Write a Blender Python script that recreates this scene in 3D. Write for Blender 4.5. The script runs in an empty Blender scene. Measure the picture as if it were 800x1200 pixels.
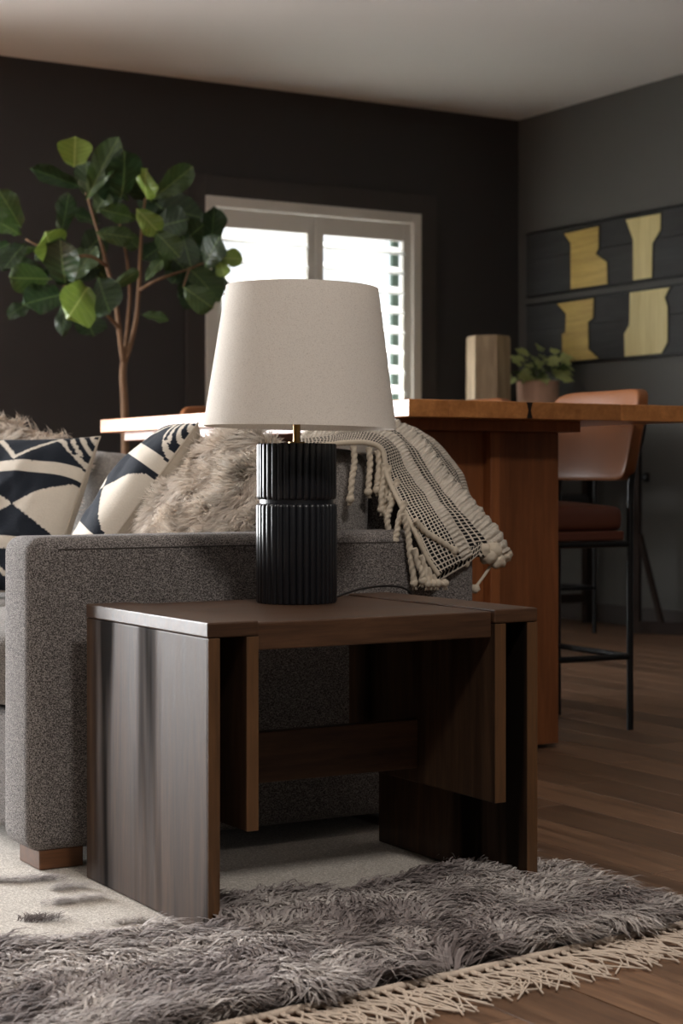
import bpy, bmesh, math, random
import numpy as np
from mathutils import Vector, Matrix, noise
random.seed(7)
rng = np.random.default_rng(7)
PI = math.pi
scene = bpy.context.scene
COL = scene.collection

# ------------------------------------------------------------------ camera
HC, F, HV = 0.846, 2100.0, 558.0           # eye height, focal length in px, horizon row (800x1200 frame)
YAW = math.radians(30.8)
FW = Vector((math.sin(YAW), math.cos(YAW), 0)); RT = Vector((math.cos(YAW), -math.sin(YAW), 0))
cam_d = bpy.data.cameras.new('camera'); cam = bpy.data.objects.new('camera', cam_d); COL.objects.link(cam)
cam.location = (0, 0, HC); cam.rotation_euler = (PI/2, 0, -YAW)
cam_d.sensor_fit = 'VERTICAL'; cam_d.sensor_height = 36; cam_d.sensor_width = 24
cam_d.lens = F/1200*36; cam_d.shift_y = -(600-HV)/1200
cam_d.clip_start = .05
cam_d.dof.use_dof = True; cam_d.dof.focus_distance = 3.7; cam_d.dof.aperture_fstop = 5.6
scene.camera = cam

# ------------------------------------------------------------------ world, lights, exposure
world = bpy.data.worlds.new('sky'); scene.world = world; world.use_nodes = True
bg = world.node_tree.nodes['Background']; bg.inputs[0].default_value = (.93, .97, 1.0, 1); bg.inputs[1].default_value = 1.5
def area(name, loc, rot, sx, sy, power, color=(1, 1, 1)):
    l = bpy.data.lights.new(name, 'AREA'); l.shape = 'RECTANGLE'; l.size = sx; l.size_y = sy
    l.energy = power; l.color = color
    o = bpy.data.objects.new(name, l); COL.objects.link(o); o.location = loc; o.rotation_euler = rot
    return o
area('daylight_patio_door', (-.38, 9.62, 1.3), (-math.radians(76), 0, 0), 3.2, 2.2, 1400, (.97, .985, 1))
area('ground_bounce_fill', (5.15, 9.85, .62), (-math.radians(131), 0, 0), 1.8, .9, 300, (1, 1, .97))     # unseen lamp added as ground bounce outside the shuttered window, lifts ceiling and louvers
vs = scene.view_settings
vs.view_transform = 'Standard'; vs.look = 'None'; vs.gamma = 1; vs.use_curve_mapping = False; vs.exposure = 0.0

# ------------------------------------------------------------------ pixel helpers (direction from pixel, distance from the plane touched)
def ray(u, v): return FW + RT*((u-400)/F) + Vector((0, 0, (HV-v)/F))
CAMP = Vector((0, 0, HC))
def onX(u, v, X): d = ray(u, v); return CAMP + d*(X/d.x)
def onY(u, v, Y): d = ray(u, v); return CAMP + d*(Y/d.y)
def onZ(u, v, z): d = ray(u, v); return CAMP + d*((z-HC)/d.z)

# ------------------------------------------------------------------ object helpers
def empty(name, loc=(0, 0, 0), label=None, cat=None, group=None, kind=None, rz=0):
    o = bpy.data.objects.new(name, None); COL.objects.link(o); o.location = loc; o.rotation_euler = (0, 0, rz)
    o.empty_display_size = .05
    tag(o, label, cat, group, kind); return o
def tag(o, label=None, cat=None, group=None, kind=None):
    if label: o['label'] = label
    if cat: o['category'] = cat
    if group: o['group'] = group
    if kind: o['kind'] = kind
    return o
def link(name, me, mats, parent=None, smooth=False):
    if not isinstance(mats, (list, tuple)): mats = [mats]
    o = bpy.data.objects.new(name, me); COL.objects.link(o)
    if not me.materials:
        for m in mats: me.materials.append(m)
    if parent: o.parent = parent
    if smooth: me.shade_smooth()
    return o
def bobj(name, bm, mats, parent=None, smooth=False, recalc=True):
    if recalc: bmesh.ops.recalc_face_normals(bm, faces=bm.faces)
    me = bpy.data.meshes.new(name); bm.to_mesh(me); bm.free()
    return link(name, me, mats, parent, smooth)
def autosmooth(o, deg=35):
    me = o.data; me.shade_smooth()
    bm = bmesh.new(); bm.from_mesh(me)
    for e in bm.edges:
        if len(e.link_faces) == 2 and e.calc_face_angle(0) > math.radians(deg): e.smooth = False
    bm.to_mesh(me); bm.free(); return o
def box_bm(x0, x1, y0, y1, z0, z1, bev=0, seg=2, bm=None):
    b = bmesh.new()
    bmesh.ops.create_cube(b, size=1)
    for v in b.verts:
        v.co = Vector((x0 if v.co.x < 0 else x1, y0 if v.co.y < 0 else y1, z0 if v.co.z < 0 else z1))
    if bev: bmesh.ops.bevel(b, geom=b.edges[:], offset=bev, segments=seg, profile=.5, affect='EDGES')
    if bm is None: return b
    me = bpy.data.meshes.new('t'); b.to_mesh(me); b.free(); bm.from_mesh(me); bpy.data.meshes.remove(me); return bm
def box(name, x0, x1, y0, y1, z0, z1, m, parent=None, bev=.002, seg=2):
    o = bobj(name, box_bm(x0, x1, y0, y1, z0, z1, bev, seg), m, parent)
    if bev > .012: autosmooth(o, 40)
    return o
def spline(pts, n):
    P = [Vector(p) for p in pts]
    if len(P) == 2: return [P[0].lerp(P[1], i/n) for i in range(n+1)]
    P = [P[0]*2-P[1]] + P + [P[-1]*2-P[-2]]
    out = []; m = len(P)-3
    for i in range(n+1):
        t = i/n*m; k = min(int(t), m-1); f = t-k
        a, b, c, d = P[k:k+4]
        out.append(.5*((2*b)+(c-a)*f+(2*a-5*b+4*c-d)*f*f+(3*b-a-3*c+d)*f**3))
    return out
def tube_bm(pts, r, sides=8, bm=None, rf=None, cap=True):
    """rf(i/n, angle) -> radius factor"""
    bm = bm or bmesh.new(); n = len(pts); rings = []
    t0 = (pts[1]-pts[0]).normalized(); nrm = t0.orthogonal().normalized()
    for i, p in enumerate(pts):
        t = (pts[min(i+1, n-1)]-pts[max(i-1, 0)]).normalized()
        nrm = (nrm - t*nrm.dot(t)).normalized(); bn = t.cross(nrm)
        rr = r(i/(n-1)) if callable(r) else r
        ring = []
        for k in range(sides):
            a = 2*PI*k/sides; q = rr*(rf(i/(n-1), a) if rf else 1)
            ring.append(bm.verts.new(p + nrm*math.cos(a)*q + bn*math.sin(a)*q))
        rings.append(ring)
    for i in range(n-1):
        for k in range(sides):
            bm.faces.new((rings[i][k], rings[i][(k+1) % sides], rings[i+1][(k+1) % sides], rings[i+1][k]))
    if cap: bm.faces.new(rings[0][::-1]); bm.faces.new(rings[-1])
    return bm
def tube(name, pts, r, m, parent=None, sides=10, n=None):
    P = spline(pts, n) if n else [Vector(p) for p in pts]
    o = bobj(name, tube_bm(P, r, sides), m, parent); autosmooth(o, 50); return o
def lathe_bm(prof, n=48, bm=None, rf=None, cap=False):
    bm = bm or bmesh.new(); rings = []
    for (r, z) in prof:
        rings.append([bm.verts.new((r*(rf(2*PI*k/n) if rf else 1)*math.cos(2*PI*k/n), r*(rf(2*PI*k/n) if rf else 1)*math.sin(2*PI*k/n), z)) for k in range(n)])
    for a, b in zip(rings, rings[1:]):
        for k in range(n): bm.faces.new((a[k], a[(k+1) % n], b[(k+1) % n], b[k]))
    if cap: bm.faces.new(rings[0][::-1]); bm.faces.new(rings[-1])
    return bm
def np_mesh(name, V, faces, mats, parent=None, attr=None, smooth=True):
    me = bpy.data.meshes.new(name); me.from_pydata(V, [], faces)
    if attr is not None:
        a = me.attributes.new('rnd', 'FLOAT', 'POINT'); a.data.foreach_set('value', np.asarray(attr, dtype=np.float32))
    return link(name, me, mats, parent, smooth)

# ------------------------------------------------------------------ materials
def lin(c): return tuple(((x/255)/12.92 if x/255 <= .04045 else ((x/255+.055)/1.055)**2.4) for x in c) + (1,)
class NT:
    def __init__(s, name):
        s.m = bpy.data.materials.new(name); s.m.use_nodes = True; s.t = s.m.node_tree
        s.b = s.t.nodes['Principled BSDF']; s.out = s.t.nodes['Material Output']
    def n(s, typ, **kw):
        nd = s.t.nodes.new(typ)
        for k, v in kw.items():
            if k.startswith('i_'): nd.inputs[int(k[2:]) if k[2:].isdigit() else k[2:].replace('_', ' ')].default_value = v
            else: setattr(nd, k, v)
        return nd
    def l(s, a, b): s.t.links.new(a, b)
    def coords(s, scale=(1, 1, 1), kind='Object', rot=(0, 0, 0)):
        tc = s.n('ShaderNodeTexCoord'); mp = s.n('ShaderNodeMapping'); mp.inputs['Scale'].default_value = scale; mp.inputs['Rotation'].default_value = rot
        s.l(tc.outputs[kind], mp.inputs[0]); return mp.outputs[0]
    def noise(s, vec, scale, detail=4, rough=.55, dist=0):
        n = s.n('ShaderNodeTexNoise'); n.inputs['Scale'].default_value = scale; n.inputs['Detail'].default_value = detail
        n.inputs['Roughness'].default_value = rough; n.inputs['Distortion'].default_value = dist
        if vec: s.l(vec, n.inputs['Vector'])
        return n.outputs['Fac']
    def ramp(s, fac, stops):
        r = s.n('ShaderNodeValToRGB'); e = r.color_ramp.elements
        e[0].position, e[0].color = stops[0]; e[1].position, e[1].color = stops[-1]
        for p, c in stops[1:-1]: k = e.new(p); k.color = c
        s.l(fac, r.inputs[0]); return r.outputs[0]
    def mix(s, fac, a, b, mode='MIX'):
        m = s.n('ShaderNodeMix', data_type='RGBA', blend_type=mode)
        for sock, val in ((m.inputs[0], fac), (m.inputs[6], a), (m.inputs[7], b)):
            if hasattr(val, 'is_linked'): s.l(val, sock)
            else: sock.default_value = val
        return m.outputs[2]
    def math(s, op, a, b=0, c=0):
        m = s.n('ShaderNodeMath', operation=op)
        for i, val in enumerate((a, b, c)):
            if hasattr(val, 'is_linked'): s.l(val, m.inputs[i])
            else: m.inputs[i].default_value = val
        return m.outputs[0]
    def bump(s, h, strength=.3, dist=.01):
        b = s.n('ShaderNodeBump'); b.inputs['Strength'].default_value = strength; b.inputs['Distance'].default_value = dist
        s.l(h, b.inputs['Height']); s.l(b.outputs[0], s.b.inputs['Normal'])
    def set(s, color=None, rough=None, spec=None, metal=None, coat=None, sheen=None):
        for nm, v in (('Base Color', color), ('Roughness', rough), ('Specular IOR Level', spec), ('Metallic', metal), ('Coat Weight', coat), ('Sheen Weight', sheen)):
            if v is None: continue
            if hasattr(v, 'is_linked'): s.l(v, s.b.inputs[nm])
            else: s.b.inputs[nm].default_value = v
        return s.m
def paint(name, c, rough=.6, nscale=40, bump=.06, var=.12):
    t = NT(name); co = t.coords(); f = t.noise(co, nscale, 5)
    c2 = tuple(x*(1-var) for x in c[:3])+(1,)
    t.bump(f, bump, .004)
    f2 = t.noise(co, 1.3, 3)
    return t.set(t.mix(f2, c, c2), rough)
def wood(name, c1, c2, axis='Z', rough=.4, scale=1.0, spec=.5, coat=0, rvar=.12, streak=None, rand=False):
    t = NT(name); s = {'X': (1.2, 16, 16), 'Y': (16, 1.2, 16), 'Z': (16, 16, 1.2)}[axis]
    co = t.coords(tuple(x*scale for x in s))
    if rand:
        oi = t.n('ShaderNodeObjectInfo'); ad = t.n('ShaderNodeVectorMath', operation='ADD'); sc = t.n('ShaderNodeVectorMath', operation='SCALE')
        cmb = t.n('ShaderNodeCombineXYZ')
        for i in range(3): t.l(oi.outputs['Random'], cmb.inputs[i])
        t.l(cmb.outputs[0], sc.inputs[0]); sc.inputs[3].default_value = 57
        t.l(co, ad.inputs[0]); t.l(sc.outputs[0], ad.inputs[1]); co = ad.outputs[0]
    f = t.noise(co, 1.6, 8, .65, .7); g = t.noise(co, 7, 4, .7)
    h = t.math('MULTIPLY_ADD', g, .35, t.math('MULTIPLY', f, .65))
    col = t.ramp(h, [(.32, c2), (.52, tuple((a+b)/2 for a, b in zip(c1, c2))), (.68, c1)])
    if rand:
        r = t.math('MULTIPLY_ADD', oi.outputs['Random'], .55, .68)
        hv = t.n('ShaderNodeHueSaturation'); t.l(r, hv.inputs['Value']); t.l(col, hv.inputs['Color']); col = hv.outputs[0]
    if streak:
        k = t.noise(t.coords(tuple(x*.45 for x in s)), 1.1, 3, .5); kk = t.ramp(k, [(.5, (0, 0, 0, 1)), (.62, (1, 1, 1, 1))])
        col = t.mix(kk, col, streak)
    t.bump(h, .12, .003)
    ro = t.math('MULTIPLY_ADD', h, rvar*2, rough-rvar)
    if streak: ro = t.math('MULTIPLY_ADD', kk, .3, ro); spec = t.math('MULTIPLY_ADD', kk, -spec*.8, spec)
    return t.set(col, ro, spec, coat=coat)
def fabric(name, c1, c2, scale=260, bump=.5, var=None):
    t = NT(name); co = t.coords()
    n1 = t.noise(t.coords((1, 1, .5)), scale*2.0, 1, .5); n2 = t.noise(t.coords((.5, .5, 1)), scale*2.0, 1, .5)
    h = t.math('MAXIMUM', n1, n2)
    col = t.ramp(h, [(.48, c2), (.68, c1)])
    if var: col = t.mix(t.noise(co, 3, 3), col, var)
    t.bump(h, bump, .003)
    return t.set(col, .95, .15, sheen=.1)
def plain(name, c, rough=.5, metal=0, spec=.5, nscale=60, bump=0):
    t = NT(name); co = t.coords(); f = t.noise(co, nscale, 3)
    if bump: t.bump(f, bump, .003)
    return t.set(t.mix(f, c, tuple(x*.85 for x in c[:3])+(1,)), rough, spec, metal)
def tuft_mat(name, cols, trans=0.25, rough=.85):
    t = NT(name); at = t.n('ShaderNodeAttribute', attribute_name='rnd')
    k = len(cols); col = t.ramp(at.outputs['Fac'], [(i/(k-1), c) for i, c in enumerate(cols)])
    t.set(col, rough, .2)
    if trans:
        tr = t.n('ShaderNodeBsdfTranslucent'); t.l(col, tr.inputs[0]); mx = t.n('ShaderNodeMixShader'); mx.inputs[0].default_value = trans
        t.l(t.b.outputs[0], mx.inputs[1]); t.l(tr.outputs[0], mx.inputs[2]); t.l(mx.outputs[0], t.out.inputs[0])
    return t.m

M = {}
M['wall'] = paint('dark_wall_paint', lin((60, 58, 58)), .75)
M['wall_r'] = paint('charcoal_wall_paint', lin((88, 88, 85)), .7)
M['ceil'] = paint('ceiling_paint', lin((224, 222, 218)), .9, 120, .15, .05)
M['white'] = paint('white_trim_paint', lin((226, 222, 214)), .45, 30, .02, .04)
t = NT('louver_paint_glow'); n_ = t.noise(t.coords(), 30, 2); col = t.mix(n_, lin((240, 240, 238)), lin((234, 234, 232))); t.set(col, .45)
tr = t.n('ShaderNodeBsdfTranslucent'); t.l(col, tr.inputs[0]); mx = t.n('ShaderNodeMixShader'); mx.inputs[0].default_value = .85  # translucency put in so louvers glow as if sunlit; real ones are opaque
t.l(t.b.outputs[0], mx.inputs[1]); t.l(tr.outputs[0], mx.inputs[2]); t.l(mx.outputs[0], t.out.inputs[0]); M['louver'] = t.m
M['dark_trim'] = paint('dark_trim_paint', lin((66, 62, 60)), .55)
M['tbl'] = wood('stained_walnut_vertical', lin((88, 64, 46)), lin((46, 33, 25)), 'Z', .54, 1.0, .15, 0, .12, lin((24, 18, 14)))
M['tbl_x'] = wood('stained_walnut_lengthwise', lin((92, 64, 44)), lin((44, 29, 20)), 'X', .45, 1.0, .32, 0)
M['tbl_e'] = wood('stained_walnut_edge', lin((110, 76, 46)), lin((62, 42, 26)), 'Z', .42, 1.0)
M['oak_top'] = wood('oiled_oak_top', lin((208, 142, 84)), lin((150, 94, 50)), 'Y', .3, .8, .4, 0, rvar=.05, rand=True)
M['oak_leg'] = wood('oiled_oak_leg', lin((168, 102, 58)), lin((116, 66, 34)), 'Z', .45, .8, rand=True)
M['plank'] = wood('brown_floor_plank', lin((142, 108, 82)), lin((78, 56, 42)), 'Y', .42, .9, .45, 0, .1, rand=True)
M['dark_wood'] = wood('dark_espresso_wood', lin((46, 34, 28)), lin((24, 18, 15)), 'Z', .75, 1.0, .2)
M['foot'] = wood('sofa_foot_wood', lin((120, 78, 48)), lin((72, 44, 26)), 'X', .4)
M['sofa'] = fabric('grey_tweed', lin((158, 150, 145)), lin((58, 53, 51)), 300, .6)
M['sofa2'] = fabric('grey_tweed_cushion', lin((172, 165, 158)), lin((84, 79, 76)), 340, .4)
M['seam'] = plain('dark_seam', lin((70, 64, 60)), .9)
M['black'] = plain('black_metal', lin((14, 14, 15)), .45, 0, .3)
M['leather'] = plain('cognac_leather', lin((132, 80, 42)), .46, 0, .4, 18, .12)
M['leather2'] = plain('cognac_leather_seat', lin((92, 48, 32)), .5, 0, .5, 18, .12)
M['blk_lea'] = plain('black_leather', lin((26, 25, 25)), .6, 0, .3, 18, .12)
M['lampblk'] = plain('black_lacquer', lin((26, 27, 31)), .32, 0, .5, 90, .03)
M['brass'] = plain('aged_brass', lin((150, 118, 66)), .35, .9)
M['bulb'] = plain('opal_bulb_glass', lin((225, 222, 215)), .2)
M['cord'] = plain('black_cord', lin((28, 24, 22)), .5)
M['clay'] = plain('pink_clay', lin((216, 176, 152)), .8, 0, .3, 40, .05)
M['soil'] = plain('potting_soil', lin((44, 34, 28)), 1, 0, .1, 120, .5)
M['planter'] = plain('grey_planter', lin((96, 92, 88)), .7, 0, .3, 40, .05)
M['bark'] = wood('fig_bark', lin((150, 118, 88)), lin((88, 64, 46)), 'Z', .8, 1.5)
M['vase'] = wood('limed_wood', lin((202, 180, 148)), lin((134, 114, 90)), 'Z', .7, 1.0)
M['art'] = wood('charcoal_stained_board', lin((60, 62, 62)), lin((34, 35, 36)), 'Y', .7, .7)
M['gold1'] = wood('gilded_wood', lin((210, 184, 106)), lin((160, 134, 68)), 'Y', .5, .6)
M['gold2'] = wood('pale_gilded_wood', lin((228, 216, 160)), lin((192, 176, 116)), 'Z', .5, .6)
M['navy'] = plain('navy_wool', lin((38, 42, 50)), .95, 0, .1, 160, .5)
M['cream'] = plain('cream_cotton', lin((214, 204, 190)), .95, 0, .1, 200, .35)
M['cream2'] = plain('ecru_cotton_backing', lin((192, 180, 164)), .95, 0, .1, 200, .35)
M['rope'] = plain('cream_rope', lin((206, 192, 172)), .95, 0, .1, 200, .3)
M['rug'] = fabric('flat_woven_wool', lin((222, 214, 204)), lin((168, 158, 146)), 220, .5)
M['fringe'] = plain('cream_fringe_cotton', lin((214, 196, 178)), .95, 0, .1, 200, .3)
M['shag'] = tuft_mat('grey_shag', [lin(c) for c in ((100, 90, 87), (142, 131, 128), (164, 154, 150), (182, 173, 168), (218, 209, 202), (158, 147, 143))], .2)
M['fur'] = tuft_mat('oatmeal_fur', [lin(c) for c in ((196, 178, 162), (226, 212, 198), (238, 228, 216), (246, 240, 232))], .1)
M['furbase'] = plain('oatmeal_backing', lin((176, 158, 142)), 1, 0, .1)
M['ext'] = plain('dark_green_exterior', lin((70, 86, 78)), .9)
# linen lamp shade (diffuse + translucent)
t = NT('linen_shade'); co = t.coords()
w1 = t.noise(t.coords((1, 1, .2)), 1100, 2); w2 = t.noise(t.coords((.3, .3, 1)), 900, 2)
h = t.math('ADD', w1, w2); col = t.ramp(h, [(.7, lin((206, 196, 185))), (1.3, lin((230, 222, 212)))]); t.bump(h, .25, .002); t.set(col, .9, .15)
tr = t.n('ShaderNodeBsdfTranslucent'); t.l(col, tr.inputs[0]); mx = t.n('ShaderNodeMixShader'); mx.inputs[0].default_value = .2
t.l(t.b.outputs[0], mx.inputs[1]); t.l(tr.outputs[0], mx.inputs[2]); t.l(mx.outputs[0], t.out.inputs[0]); M['shade'] = t.m
# window glass: mostly clear with a faint reflection
t = NT('window_glass'); tp = t.n('ShaderNodeBsdfTransparent'); gl = t.n('ShaderNodeBsdfGlossy'); gl.inputs['Roughness'].default_value = .02
mx = t.n('ShaderNodeMixShader'); mx.inputs[0].default_value = .05; t.l(tp.outputs[0], mx.inputs[1]); t.l(gl.outputs[0], mx.inputs[2]); t.l(mx.outputs[0], t.out.inputs[0]); M['glass'] = t.m
# throw weave: cream threads over black, from the cloth's own uv
t = NT('black_and_cream_weave'); uv = t.n('ShaderNodeUVMap'); sp = t.n('ShaderNodeSeparateXYZ'); t.l(uv.outputs[0], sp.inputs[0])
fx = t.math('FRACT', sp.outputs[0]); fy = t.math('FRACT', sp.outputs[1])
ox = t.math('GREATER_THAN', fx, .27); oy = t.math('GREATER_THAN', fy, .25); blk = t.math('MULTIPLY', ox, oy)
hx = t.math('SINE', t.math('MULTIPLY', sp.outputs[0], 2*PI)); t.bump(t.math('SUBTRACT', 1.0, blk), .6, .003)
t.set(t.mix(blk, lin((214, 202, 186)), lin((24, 22, 24))), .95, .1); M['weave'] = t.m
t = NT('ribbed_cream_wool'); uv = t.n('ShaderNodeUVMap'); sp = t.n('ShaderNodeSeparateXYZ'); t.l(uv.outputs[0], sp.inputs[0])
n_ = t.noise(t.coords(), 90, 3); wv = t.math('SINE', t.math('MULTIPLY_ADD', sp.outputs[1], 2*PI*.8, t.math('MULTIPLY', n_, 5)))
t.bump(t.math('MULTIPLY_ADD', wv, .5, n_), .8, .006); t.set(t.mix(n_, lin((220, 210, 196)), lin((184, 172, 156))), .95, .1); M['rib'] = t.m
# fiddle leaves
def leaf_mat(name, c1, c2, vein):
    t = NT(name); tc = t.n('ShaderNodeTexCoord'); sp = t.n('ShaderNodeSeparateXYZ'); t.l(tc.outputs['Object'], sp.inputs[0])
    ax = t.math('ABSOLUTE', sp.outputs[0])
    rib = t.math('LESS_THAN', ax, .014)
    q = t.math('FRACT', t.math('MULTIPLY', t.math('SUBTRACT', sp.outputs[1], t.math('MULTIPLY', ax, .75)), 7.0))
    sv = t.math('LESS_THAN', t.math('ABSOLUTE', t.math('SUBTRACT', q, .5)), .045)
    v = t.math('MAXIMUM', rib, t.math('MULTIPLY', sv, .4))
    n_ = t.noise(t.coords((1, 1, 1)), 4, 3); base = t.mix(n_, c1, c2)
    t.bump(t.math('ABSOLUTE', t.math('SUBTRACT', q, .5)), .15, .03)
    col = t.mix(v, base, vein); t.set(col, .38, .5)
    tr = t.n('ShaderNodeBsdfTranslucent'); t.l(col, tr.inputs[0]); mx = t.n('ShaderNodeMixShader'); mx.inputs[0].default_value = .25
    t.l(t.b.outputs[0], mx.inputs[1]); t.l(tr.outputs[0], mx.inputs[2]); t.l(mx.outputs[0], t.out.inputs[0]); return t.m
M['leaf0'] = leaf_mat('fig_leaf_deep', lin((44, 66, 36)), lin((30, 48, 30)), lin((84, 106, 62)))
M['leaf1'] = leaf_mat('fig_leaf_mid', lin((64, 84, 40)), lin((44, 66, 32)), lin((98, 114, 64)))
M['leaf2'] = leaf_mat('fig_leaf_young', lin((120, 140, 58)), lin((88, 114, 46)), lin((156, 170, 96)))
M['pothos'] = leaf_mat('pothos_leaf', lin((206, 214, 150)), lin((148, 168, 104)), lin((186, 190, 120)))

# ------------------------------------------------------------------ the room
XL, XR, YF, YB, ZC = -3.2, 6.6, -2.6, 8.94, 3.04
fl = tag(box('floor', XL-.15, XR+.15, YF-.15, YB+.15, -.12, -.014, M['dark_wood'], None, 0), kind='structure')
tag(box('ceiling', XL-.15, XR+.15, YF-.15, YB+.3, ZC, ZC+.12, M['ceil'], None, 0), kind='structure')
def wall_with_holes(name, along, lo, hi, p0, p1, holes, m):
    """along='X': wall runs along X between lo..hi, thickness p0..p1 in Y; holes (a0,a1,z0,z1)"""
    bm = bmesh.new()
    def add(a0, a1, z0, z1):
        if along == 'X': box_bm(a0, a1, p0, p1, z0, z1, bm=bm)
        else: box_bm(p0, p1, a0, a1, z0, z1, bm=bm)
    c = lo
    for a0, a1, z0, z1 in sorted(holes):
        add(c, a0, 0-.014, ZC); 
        if z0 > 0: add(a0, a1, -.014, z0)
        add(a0, a1, z1, ZC); c = a1
    add(c, hi, -.014, ZC)
    return tag(bobj(name, bm, m), kind='structure')
WX0, WX1, WZ0, WZ1 = 4.44, 5.867, .98, 2.405
DX0, DX1, DZ1 = -2.0, 1.25, 2.32
wall_with_holes('wall_back', 'X', XL-.15, XR+.15, YB, YB+.15, [(WX0, WX1, WZ0, WZ1), (DX0, DX1, 0, DZ1)], M['wall'])
wall_with_holes('wall_left', 'Y', YF, YB, XL-.15, XL, [], M['wall'])
wall_with_holes('wall_right', 'Y', YF, YB, XR, XR+.15, [], M['wall_r'])
wall_with_holes('wall_front', 'X', XL-.15, XR+.15, YF-.15, YF, [], M['wall_r'])
tag(box('baseboard_right', XR-.016, XR, YF, YB, 0, .11, M['dark_trim'], None, .004), kind='structure')
tag(box('baseboard_back', DX1+.12, XR-.016, YB-.016, YB, 0, .11, M['dark_trim'], None, .004), kind='structure')

# flush ceiling light (above the viewer, out of frame)
clt = empty('ceiling_light', (1.35, .9, ZC), 'round flush white ceiling light', 'lamp')
bobj('light_housing', lathe_bm([(.001, -.002), (.29, -.002), (.30, -.03), (.29, -.055), (.27, -.055), (.27, -.04), (.001, -.04)], 40), M['white'], clt, True)
te = NT('lit_diffuser'); te.set((1, .95, .88, 1), .5); te.b.inputs['Emission Color'].default_value = (1, .93, .84, 1); te.b.inputs['Emission Strength'].default_value = 6
bobj('diffuser', lathe_bm([(.001, -.046), (.2, -.046), (.265, -.042)], 40), te.m, clt, True)
cl_ = bpy.data.lights.new('ceiling_light_glow', 'AREA'); cl_.shape = 'DISK'; cl_.size = .52; cl_.energy = 56; cl_.color = (1, .955, .91)
clo = bpy.data.objects.new('ceiling_light_glow', cl_); COL.objects.link(clo); clo.parent = clt; clo.location = (0, 0, -.06)

# floor planks: real boards with gaps, running towards the back wall
PW, PL = .17, 1.25
def plank_mesh(L):
    me = bpy.data.meshes.new('plank'); b = box_bm(-PW/2+.0012, PW/2-.0012, -L/2+.0012, L/2-.0012, -.014, 0, .0016, 1); b.to_mesh(me); b.free()
    me.materials.append(M['plank']); return me
pm = plank_mesh(PL); near = []; far = []
nrow = int((XR-XL)/PW)+1
for i in range(nrow):
    x = XR - PW*(i+.5); off = (i*.41) % 1*PL
    y = YF - PL + off
    while y < YB:
        yc = y+PL/2
        if x > XL and yc+PL/2 > YF and yc-PL/2 < YB:
            a, b_ = max(yc-PL/2, YF), min(yc+PL/2, YB)
            if b_-a > .05: near.append((x, a, b_))
        y += PL
def vis(p):
    x, a, b_ = p; yc = (a+b_)/2; d = Vector((x, yc, 0)); f = d.dot(FW)
    if f < .5: return -1
    u = 400+F*d.dot(RT)/f
    if u < -60 or u > 860: return -1
    if x < 1.3 and yc > 2.3: return -1
    return 1/f
near.sort(key=vis, reverse=True)
for x, a, b_ in near[:290]:
    if abs((b_-a)-PL) < 1e-4: o = link('plank', pm, M['plank'], fl)
    else: o = link('plank', plank_mesh(b_-a), M['plank'], fl)
    o.location = (x, (a+b_)/2, 0)
bm = bmesh.new()
for x, a, b_ in near[290:]: box_bm(x-PW/2+.0012, x+PW/2-.0012, a+.0012, b_-.0012, -.014, 0, bm=bm)
tag(bobj('planks', bm, M['plank'], fl), kind='stuff')

# window with plantation shutters in the back wall
w1 = empty('window_1', (0, 0, 0), 'white plantation shutters in dark painted back wall', None, kind='structure')
def wbox(name, x0, x1, z0, z1, y0, y1, m=M['white'], par=w1, bev=.004): return box(name, x0, x1, y0, y1, z0, z1, m, par, bev)
cz = onY(222, 208, YB)
cas = .115
for a in ((WX0-cas, WX0, WZ0-cas, WZ1+cas), (WX1, WX1+cas, WZ0-cas, WZ1+cas), (WX0, WX1, WZ1, WZ1+cas), (WX0, WX1, WZ0-cas, WZ0)):
    wbox('casing', *a, YB-.022, YB, M['dark_trim'])
fr = .058
for a in ((WX0, WX0+fr, WZ0, WZ1), (WX1-fr, WX1, WZ0, WZ1), (WX0+fr, WX1-fr, WZ1-fr, WZ1), (WX0+fr, WX1-fr, WZ0, WZ0+fr)):
    wbox('window_frame', *a, YB-.03, YB+.05)
xm = (WX0+WX1)/2
PITCH = .117
lv = None
for k, (a, b_) in enumerate(((WX0+fr+.003, xm-.002), (xm+.002, WX1-fr-.003))):
    sh = box('shutter_panel', a, a+.052, YB-.004, YB+.026, WZ0+fr+.003, WZ1-fr-.004, M['white'], w1, .003)   # hinge stile
    st = .052
    box('stile', b_-st, b_, YB-.004, YB+.026, WZ0+fr+.003, WZ1-fr-.004, M['white'], sh, .003)
    rz1 = WZ1-fr-.004
    box('rail', a+st, b_-st, YB-.004, YB+.026, rz1-.105, rz1, M['white'], sh, .003)
    box('rail', a+st, b_-st, YB-.004, YB+.026, WZ0+fr+.003, WZ0+fr+.11, M['white'], sh, .003)
    z = rz1-.105-.06; first = True
    while z > WZ0+fr+.15:
        if lv is None:
            L = b_-a-2*st-.004; lb = bmesh.new(); prof = []
            for q in range(16):
                an = 2*PI*q/16; prof.append((.057*math.cos(an), .0055*math.sin(an)))
            ra = [lb.verts.new((-L/2, p[0], p[1])) for p in prof]; rb = [lb.verts.new((L/2, p[0], p[1])) for p in prof]
            for q in range(16): lb.faces.new((ra[q], ra[(q+1) % 16], rb[(q+1) % 16], rb[q]))
            lb.faces.new(ra[::-1]); lb.faces.new(rb); bmesh.ops.recalc_face_normals(lb, faces=lb.faces)
            lv = bpy.data.meshes.new('louver'); lb.to_mesh(lv); lb.free(); lv.materials.append(M['louver']); lv.shade_smooth()
        o = link('louver', lv, M['louver'], sh); o.location = ((a+b_)/2, YB+.012, z); o.rotation_euler = (math.radians(30), 0, 0)
        z -= PITCH
box('pane', WX0+.005, WX1-.005, YB+.12, YB+.124, WZ0+.005, WZ1-.005, M['glass'], w1, 0)
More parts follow.
